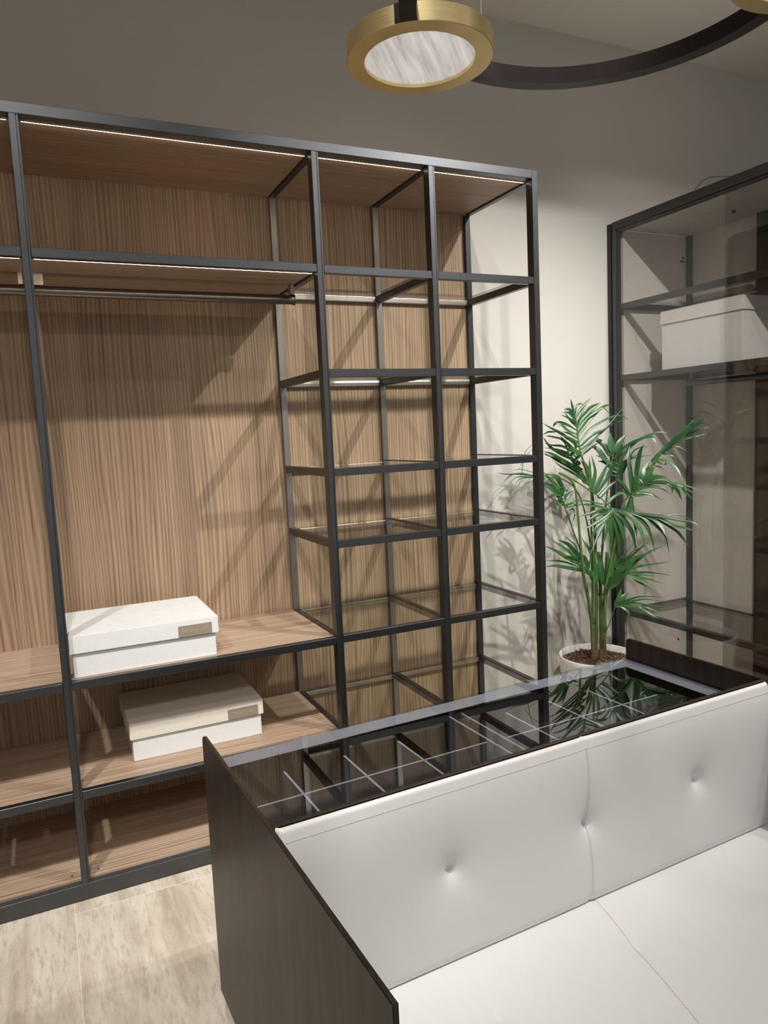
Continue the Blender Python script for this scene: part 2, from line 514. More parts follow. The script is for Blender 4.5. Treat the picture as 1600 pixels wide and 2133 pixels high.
# glass shelves of the two narrow bays
LV = [2.2774, 1.880, 1.4888, 1.1994, 0.8083, 0.4047]
for z in LV:
    for a, b in ((P[2], P[3]), (P[3], P[4])):
        xa, xb = a + PW + 0.0005, b - 0.0005
        box('shelf_rail', 'metal_x', W, xa, xb, 0.002, 0.03, z - RH, z)
        box('back_rail', 'steel', W, xa, xb, DEP - 0.022, DEP - 0.001, z - RH, z - 0.009, r=0.004, seg=2)
        MB().box(xa + 0.001, xb - 0.001, 0.0305, DEP - 0.001, z - 0.009, z - 0.002).build('glass_shelf', 'glass', W)
    for i in (2, 3, 4):
        x = P[i]
        box('side_rail', 'metal_y', W, x + 0.001, x + PW - 0.001, 0.0465, DEP - 0.0225, z - RH, z + 0.0005)
for z in (0.0715,):
    for a, b in ((P[2], P[3]), (P[3], P[4])):
        box('wood_shelf', 'wood_h', W, a + PW + .0005, b - 0.0005, 0.0305, DEP - 0.0005, z - 0.02, z - 0.0004, r=0.0006)
# small peg holes/pegs at the feet of the left upright
for (x, y) in ((-0.03, 0.06), (0.06, 0.06), (0.075, 0.5), (-0.055, 0.5)):
    MB().lathe([(0.0, 0.0012), (0.0035, 0.0012), (0.0042, 0.0)], 12, (x, y, 0.0712)).build('peg', 'black' if y < .3 else 'steel', W)

# ------------------------------------------------------------------ storage boxes
def lettering(parent, x, y, z, size, ry=None):
    cu = bpy.data.curves.new('lettering', 'FONT')
    cu.body = 'Molteni&C'
    cu.size = size
    cu.extrude = 0.0006
    cu.align_x = 'CENTER'
    cu.align_y = 'CENTER'
    cu.offset = -0.0002
    tmp = bpy.data.objects.new('lettering_curve', cu)
    COL.objects.link(tmp)
    bpy.context.view_layer.update()
    me = bpy.data.meshes.new_from_object(tmp.evaluated_get(bpy.context.evaluated_depsgraph_get()))
    bpy.data.objects.remove(tmp)
    me.name = 'lettering'
    o = bpy.data.objects.new('lettering', me)
    COL.objects.link(o)
    me.materials.clear()
    me.materials.append(MAT['plate_txt'])
    o.parent = parent
    o.location = (x, y, z)
    o.rotation_euler = (math.pi / 2, 0, ry or 0)
    return o
def storage_box(loc, w, d, h, lid_h, lap, mat, lidmat, label, plate=None):
    t = thing('storage_box', label, 'box', loc, 0, 'linen storage boxes')
    box('box_base', mat, t, 0, w, 0, d, 0, h - 0.012, r=0.002, seg=2)
    mb = MB()
    bm = bmesh.new()
    bmesh.ops.create_cube(bm, size=1.0)
    x0, x1, y0, y1 = -lap, w + lap, -lap, d + lap * 0.6
    for v in bm.verts:
        v.co = Vector((x0 + (v.co.x + .5) * (x1 - x0), y0 + (v.co.y + .5) * (y1 - y0), h - lid_h + (v.co.z + .5) * lid_h))
    bot = [f for f in bm.faces if f.normal.z < -0.9]
    r = bmesh.ops.inset_region(bm, faces=bot, thickness=0.003)
    for v in bot[0].verts:
        v.co.z = h - 0.006
    bmesh.ops.bevel(bm, geom=[e for e in bm.edges if all(v.co.z > h - 0.001 for v in e.verts) or (abs(e.verts[0].co.z - e.verts[1].co.z) > lid_h - .001)], offset=0.0025, segments=2, affect='EDGES')
    mb.add_bm(bm)
    mb.build('box_lid', lidmat, t)
    if plate:
        a, b, zt = plate
        pl = box('label_plate', 'plate', t, a, b, -lap - 0.0012, -lap + 0.001, h - lid_h + 0.0005, zt, r=0.0004)
        lettering(pl, (a + b) / 2 + 0.004, -lap - 0.0012, (h - lid_h + zt) / 2 + 0.001, 0.0238)
    return t
storage_box((0.040, 0.044, 0.8054), 0.506, 0.40, 0.1545, 0.064, 0.011, 'linen_w', 'linen_w', 'white linen storage box on the upper of the two low walnut shelves', (0.367, 0.492, 0.1335))
storage_box((0.224, 0.161, 0.4047), 0.507, 0.385, 0.154, 0.064, 0.009, 'linen_w', 'linen_b', 'ivory lidded storage box on the lower walnut shelf, half behind the island', (0.370, 0.494, 0.133))

# ------------------------------------------------------------------ glazed wardrobe on the right
XR, CD = 3.0087, 0.55
CY = 0.571
G = thing('glazed_wardrobe', 'tall glass-fronted wardrobe with dark frame and greige linen interior on the right', 'wardrobe')
Y_END = -2.1
box('end_profile', 'black', G, XR - 0.004, XR + 0.03, CY + 0.002, 0.598, 0.0, H - 0.004)
box('front_post', 'metal_v', G, XR, XR + 0.04, CY - 0.034, CY - 0.006, 0.0, H - 0.044)
box('front_post', 'black', G, XR + 0.006, XR + 0.045, CY - 0.0055, CY + 0.0015, 0.0, H - 0.005)
box('top_rail', 'metal_y', G, XR, XR + 0.045, Y_END, CY - 0.006, H - 0.0435, H)
box('top_rail_lip', 'metal_y', G, XR + 0.012, XR + 0.045, Y_END, CY - 0.035, H - 0.056, H - 0.044)
box('end_panel', 'linen_panel', G, XR + 0.05, XR + CD, CY - 0.042, CY, 0.03, H - 0.048)
box('back_panel', 'linen_panel', G, XR + CD, XR + CD + 0.018, -0.0, CY, 0.03, H - 0.01)
box('back_panel', 'linen_panel', G, XR + CD, XR + CD + 0.018, -1.05, -0.0015, 0.03, H - 0.01)
box('back_panel', 'linen_panel', G, XR + CD, XR + CD + 0.018, Y_END, -1.0515, 0.03, H - 0.01)
box('top_panel', 'linen_panel', G, XR + 0.046, XR + CD, Y_END, CY - 0.0425, H - 0.047, H - 0.012)
box('bottom_panel', 'wood_h', G, XR + 0.046, XR + CD, Y_END, CY - 0.0425, 0.06, 0.085)
box('base_rail', 'metal_y', G, XR, XR + 0.045, Y_END, CY - 0.035, 0.004, 0.07)
for y in (CY - 0.075,):
    box('back_post', 'metal_v', G, XR + CD - 0.024, XR + CD - 0.0005, y, y + 0.028, 0.0855, H - 0.048)
box('divider_panel', 'wood_dark', G, XR + CD - 0.03, XR + CD - 0.0005, -0.08, 0.050, 0.0855, H - 0.048)
for z, glassy in ((2.2805, True), (1.885, False), (0.5266, True)):
    box('shelf_rail', 'metal_y', G, XR + 0.018, XR + 0.048, Y_END, CY - 0.0425, z - RH, z)
    box('back_rail', 'metal_y', G, XR + CD - 0.05, XR + CD - 0.0245, -0.021 + 0.07, CY - 0.0765, z - RH, z - 0.009)
    box('side_rail', 'metal_x', G, XR + 0.0485, XR + CD - 0.025, CY - 0.070, CY - 0.0425, z - RH, z)
    MB().box(XR + 0.0485, XR + CD - 0.091, Y_END, CY - 0.0705, z - 0.009, z - 0.0012).build('glass_shelf', 'smoke', G)
mb = MB().tube([(XR + 0.27, 0.273, 1.815), (XR + 0.27, -1.6, 1.815)], 0.0155, 20)
mb.tube([(XR + 0.27, 0.277, 1.815), (XR + 0.27, 0.2725, 1.815)], 0.019, 20)
rod = mb.build('hanging_rod', 'metal_y', G, autosmooth=40)
box('rod_bracket', 'metal_v', rod, XR + 0.26, XR + 0.28, 0.235, 0.262, 1.829, 1.8755)
box('rod_bracket', 'metal_v', rod, XR + 0.26, XR + 0.28, -1.5, -1.47, 1.829, 1.8755)
# two overlapping sliding panes
MB().box(XR + 0.003, XR + 0.009, -1.3, CY - 0.0345, 0.071, H - 0.0445).build('glass_door', 'smoke', G)
MB().box(XR + 0.0102, XR + 0.0162, Y_END, -0.178, 0.071, H - 0.0565).build('glass_door', 'smoke', G)
# fittings
for (x, z) in ((XR + CD - 0.06, 2.54), (XR + CD - 0.045, 2.54), (XR + CD - 0.045, 2.56), (XR + 0.36, 1.36), (XR + 0.36, 1.02), (XR + CD - 0.05, 0.36), (XR + CD - 0.06, 0.34), (XR + CD - 0.09, 0.27)):
    MB().lathe([(0, -0.0), (0.006, 0.0), (0.006, 0.004), (0, 0.004)], 10).build('fixing_peg', 'black', G, (x, CY - 0.0425, z)).rotation_euler = (math.pi / 2, 0, 0)
MB().lathe([(0.011, 0.0), (0.011, -0.004), (0.004, -0.014), (0, -0.014)], 14).build('fixing_peg', 'black', G, (XR + 0.36, 0.06, H - 0.047))
t = storage_box((0, 0, 0), 0.50, 0.40, 0.31, 0.068, 0.006, 'linen_w', 'linen_w', 'tall white lidded box behind glass on the shelf of the right wardrobe')
t.rotation_euler = (0, 0, -math.pi / 2)
t.location = (XR + 0.066, 0.265, 1.8852)
o = MB().tube([(XR + 0.03, -0.03 + 0.05, H + 0.001), (XR + 0.03, 0.005, H + 0.02), (XR + 0.03, -0.03, H + 0.04), (XR + 0.03, -0.08, H + 0.043), (XR + 0.03, -0.13, H + 0.03), (XR + 0.03, -0.19, H + 0.012), (XR + 0.03, -0.23, H + 0.0015)], 0.0016, 6).build('power_cable', 'black')
tag(o, 'thin dark cable looping up from the top of the glazed wardrobe', 'cable')

# ------------------------------------------------------------------ island with upholstered bench
IX, IY, TH, IL = 0.3236, -0.7914, 0.0411, 1.5441
I = thing('island_bench', 'dark wood dressing island with smoked glass top and white leather tufted bench', 'island', (IX, IY, 0), TH)
PT = 0.010
# side panels (x = along the length, -y toward the bench)
def side(x):
    bm = bmesh.new()
    r = 0.012
    prof = [(-1.0833, 0.10), (0, 0.10), (0, 0.8404 - 0.02), (-0.003, 0.8404 - 0.008), (-0.009, 0.8404 - 0.0015), (-0.016, 0.8404), (-1.0833, 0.8404)]
    va = [bm.verts.new((x, y, z)) for y, z in prof]
    vb = [bm.verts.new((x + PT, y, z)) for y, z in prof]
    n = len(prof)
    bm.faces.new(va); bm.faces.new(list(reversed(vb)))
    for i in range(n):
        bm.faces.new((va[i], vb[i], vb[(i + 1) % n], va[(i + 1) % n]))
    bmesh.ops.recalc_face_normals(bm, faces=bm.faces[:])
    bmesh.ops.bevel(bm, geom=bm.edges[:], offset=0.0012, segments=2, affect='EDGES')
    return MB().add_bm(bm).build('side_panel', 'wood_dark', I)
side(0.0); side(IL)
XA, XB = PT + 0.0005, IL - 0.0005
box('rear_panel', 'wood_dark', I, XA, XB, -0.016, 0.0, 0.10, 0.7625)
VR = 0.552
box('front_partition', 'wood_dark', I, XA, XB, -VR, -VR + 0.012, 0.30, 0.8400)
box('case_bottom', 'wood_dark', I, XA, XB, -VR + .0125, -0.0165, 0.60, 0.62)
box('lower_case', 'wood_dark', I, XA, XB, -VR + .0125, -0.0165, 0.10, 0.5995)
box('seat_base', 'wood_dark', I, XA, XB, -1.04, -VR + .0125, 0.10, 0.2995)
box('plinth', 'black', I, 0.12, IL - 0.12, -0.98, -0.10, 0.0, 0.0995)
MB().box(XA + .0005, XB - .0005, -VR + .0125, -0.0008, 0.7632, 0.7705).build('glass_top', 'top_glass', I)
# metal band lying under the edge of the glass
mb = MB()
mb.box(XA + .001, XB - .001, -0.066, -0.0012, 0.7626, 0.7631)
mb.box(XB - 0.068, XB - .001, -VR + .013, -0.0661, 0.7626, 0.7631)
mb.box(XA + .001, XA + 0.03, -VR + .013, -0.0661, 0.7626, 0.7631)
mb.build('metal_band', 'band', I)
for u in (0.742, 0.787):
    o = box('drawer_side', 'acrylic', I, u, u + 0.008, -0.49, -0.047, 0.63, 0.742)
    o.data.materials.append(MAT['acrylic_edge'])
    for p in o.data.polygons:
        if p.normal.z > 0.9: p.material_index = 1
def div(u0, u1, v0, v1):
    o = box('divider', 'acrylic', I, u0, u1, -v1, -v0, 0.66, 0.741, r=0.0005)
    o.data.materials.append(MAT['acrylic_edge'])
    for p in o.data.polygons:
        if p.normal.z > 0.9: p.material_index = 1
    return o
D0 = 0.266
div(0.045, 0.735, D0, D0 + 0.007)
div(0.800, 1.40, D0 + 0.006, D0 + 0.013)
for u in (0.178, 0.353, 0.524):
    div(u, u + 0.007, 0.125, D0 - 0.0005); div(u, u + 0.007, D0 + 0.0075, 0.410)
for u in (0.905, 1.075, 1.243):
    div(u, u + 0.007, 0.125, D0 + 0.0055); div(u, u + 0.007, D0 + 0.0135, 0.410)

def smooth_grid(NU, NV, fn):
    mb = MB()
    for j in range(NV + 1):
        for i in range(NU + 1):
            mb.v.append(tuple(fn(i / NU, j / NV)))
    for j in range(NV):
        for i in range(NU):
            a = j * (NU + 1) + i
            mb.f.append((a, a + NU + 1, a + NU + 2, a + 1)); mb.sm.append(True)
    return mb
CUX0, CUX1 = PT + 0.004, IL - 0.004
Bt = [(0.412, 0.494), (0.817, 0.52), (1.217, 0.505)]
def round_edge(d, R):
    if d >= R: return 0.0
    return R - math.sqrt(max(0.0, R * R - (R - d) ** 2))
Tp, Bp = Vector((0, -0.570, 0.829)), Vector((0, -0.597, 0.426))
SL = (Bp - Tp).length
down = (Bp - Tp).normalized()
nrm = Vector((0, -down.z * -1, 0))
nrm = Vector((1, 0, 0)).cross(down) * -1
if nrm.y > 0: nrm = -nrm
def seam_u(s): return 0.821 - 0.010 * s
def back_fn(a, s):
    # a in 0..1 along length; s from -0.14 (rolled over the top) to 1.03
    u = CUX0 + (CUX1 - CUX0) * a
    ss = -0.10 + 1.13 * s
    h = 0.010 * (1 - (2 * min(max(ss, 0), 1) - 1) ** 4)
    for bu, bs in Bt:
        du, dv = u - bu, (ss - bs) * SL
        rr = math.hypot(du, dv)
        h -= 0.014 * math.exp(-(rr / 0.020) ** 1.2) + 0.016 * math.exp(-(rr / 0.075) ** 1.3)
        # soft pinch fold running down-right of each button
        fd = abs(dv - 0.9 * du) / 1.35
        if du > -0.01:
            h -= 0.0028 * math.exp(-(fd / 0.020) ** 2) * math.exp(-rr / 0.07)
    h -= 0.0035 * math.exp(-((u - seam_u(ss)) / 0.0045) ** 2) + 0.0022 * math.exp(-(abs(u - seam_u(ss)) / 0.03) ** 1.2)
    h -= round_edge(min(u - CUX0, CUX1 - u), 0.014)
    d0 = (ss + 0.035) * SL
    z_extra = Vector((0, 0, 0))
    if ss < 0.0:
        # roll over the top edge
        ang = min(1.0, -ss / 0.10) * math.radians(95)
        R = 0.010
        c = Tp + nrm * (-R)
        p = c + nrm * (R * math.cos(ang)) - down * (R * math.sin(ang))
    else:
        p = Tp + down * (ss * SL)
        if ss > 0.97:
            h -= round_edge((1.03 - ss) * SL, 0.02)
    p = p + nrm * h
    return (u, p.y, p.z)
bc = smooth_grid(230, 72, back_fn).build('back_cushion', 'leather', I)
def surf_back(u, ss):
    return Vector(back_fn((u - CUX0) / (CUX1 - CUX0), (ss + 0.10) / 1.13))
def seat_fn(a, b):
    u = CUX0 + (CUX1 - CUX0) * a
    v = 0.560 + 0.520 * b
    z = 0.418 + 0.006 * (1 - (2 * b - 1) ** 4)
    for bu, bv in ((0.398, 0.769), (0.795, 0.765), (1.188, 0.762)):
        rr = math.hypot(u - bu, v - bv)
        z -= 0.010 * math.exp(-(rr / 0.016) ** 1.2) + 0.006 * math.exp(-(rr / 0.08) ** 1.4)
    su = 0.815 - 0.26 * (v - 0.62)
    z -= 0.0025 * math.exp(-((u - su) / 0.0035) ** 2) + 0.0012 * math.exp(-(abs(u - su) / 0.03))
    e = min(u - CUX0, CUX1 - u, v - 0.56 + 0.002, 1.08 - v)
    z -= round_edge(max(e, 0), 0.016)
    return (u, -v, z)
sc_ = smooth_grid(200, 70, seat_fn)
# skirt of the seat cushion down to the base
b0 = len(sc_.v)
NU, NV = 200, 70
ring = [i for i in range(NU + 1)] + [j * (NU + 1) + NU for j in range(1, NV + 1)] + [NV * (NU + 1) + i for i in range(NU - 1, -1, -1)] + [j * (NU + 1) for j in range(NV - 1, 0, -1)]
for r_ in ring:
    x, y, z = sc_.v[r_]
    sc_.v.append((x, y, 0.301))
for k in range(len(ring)):
    k2 = (k + 1) % len(ring)
    sc_.f.append((ring[k], ring[k2], b0 + k2, b0 + k)); sc_.sm.append(False)
seat = sc_.build('seat_cushion', 'leather', I)
def surf_seat(u, v):
    return Vector(seat_fn((u - CUX0) / (CUX1 - CUX0), (v - 0.56) / 0.52))
for bu, bs in Bt:
    p = surf_back(bu, bs)
    mb = MB().lathe([(0, 0.0032), (0.004, 0.0028), (0.0072, 0.0014), (0.0082, -0.001), (0.0082, -0.004)], 16)
    o = mb.build('button', 'leather', bc, p + nrm * 0.001)
    o.rotation_euler = nrm.to_track_quat('Z', 'Y').to_euler()
for bu, bv in ((0.398, 0.769), (0.795, 0.765), (1.188, 0.762)):
    MB().lathe([(0, 0.003), (0.004, 0.0026), (0.007, 0.0012), (0.008, -0.001), (0.008, -0.004)], 16).build('button', 'leather', seat, surf_seat(bu, bv) + Vector((0, 0, 0.0005)))
# stitching: dashes along the top edge, the bottom edge and both sides of the middle seam
mb = MB()
def dash(p, q):
    mb.tube([p + nrm * 0.0006, q + nrm * 0.0006], 0.0005, 4, False)
u = CUX0 + 0.015
while u < CUX1 - 0.015:
    for ss in (0.042, 0.965):
        dash(surf_back(u, ss), surf_back(u + 0.005, ss))
    u += 0.0075
s_ = 0.045
while s_ < 0.96:
    for off in (0.006,):
        dash(surf_back(seam_u(s_) + off, s_), surf_back(seam_u(s_ + 0.012) + off, s_ + 0.012))
    s_ += 0.018
o = mb.build('stitching', 'thread', bc); o['kind'] = 'stuff'
mb = MB()
v = 0.58
while v < 1.06:
    f = lambda vv: surf_seat(0.815 - 0.26 * (vv - 0.62) + 0.006, vv) + Vector((0, 0, 0.0006))
    mb.tube([f(v), f(v + 0.005)], 0.0005, 4, False)
    v += 0.0075
o = mb.build('stitching', 'thread', seat); o['kind'] = 'stuff'

# ------------------------------------------------------------------ potted palm
PX, PY = 2.638, 0.305
K = thing('potted_palm', 'kentia palm with long green fronds in a white round pot near the corner', 'plant', (PX, PY, 0))
inv = Vector((-PX, -PY, 0))
prof = [(0.0, 0.0), (0.13, 0.0), (0.155, 0.012), (0.175, 0.08), (0.19, 0.2), (0.2045, 0.355), (0.2055, 0.372), (0.203, 0.377), (0.198, 0.377), (0.1945, 0.372), (0.190, 0.345), (0.187, 0.33), (0.0, 0.328)]
MB().lathe(prof, 72).build('pot', 'pot', K, autosmooth=50)
MB().lathe([(0.0, 0.352), (0.10, 0.350), (0.17, 0.345), (0.1905, 0.342)], 48).build('soil', 'soil', K)
mb = MB()
for k in range(520):
    a = random.uniform(0, 2 * math.pi); r = 0.18 * math.sqrt(random.random())
    c = Vector((r * math.cos(a), r * math.sin(a), 0.352 - 0.01 * (r / .18) + random.uniform(0.0, 0.009)))
    bm = bmesh.new(); bmesh.ops.create_cube(bm, size=1.0)
    sx, sy, sz = random.uniform(.012, .034), random.uniform(.005, .012), random.uniform(.002, .005)
    rot = Matrix.Rotation(random.uniform(0, 6.28), 3, 'Z') @ Matrix.Rotation(random.uniform(-.5, .5), 3, 'X') @ Matrix.Rotation(random.uniform(-.4, .4), 3, 'Y')
    for v_ in bm.verts:
        q = Vector((v_.co.x * sx, v_.co.y * sy * (1.0 if v_.co.x < 0 else random.uniform(.5, 1)), v_.co.z * sz))
        v_.co = c + rot @ q
    mb.add_bm(bm)
o = mb.build('bark_mulch', 'bark', K); o['kind'] = 'stuff'

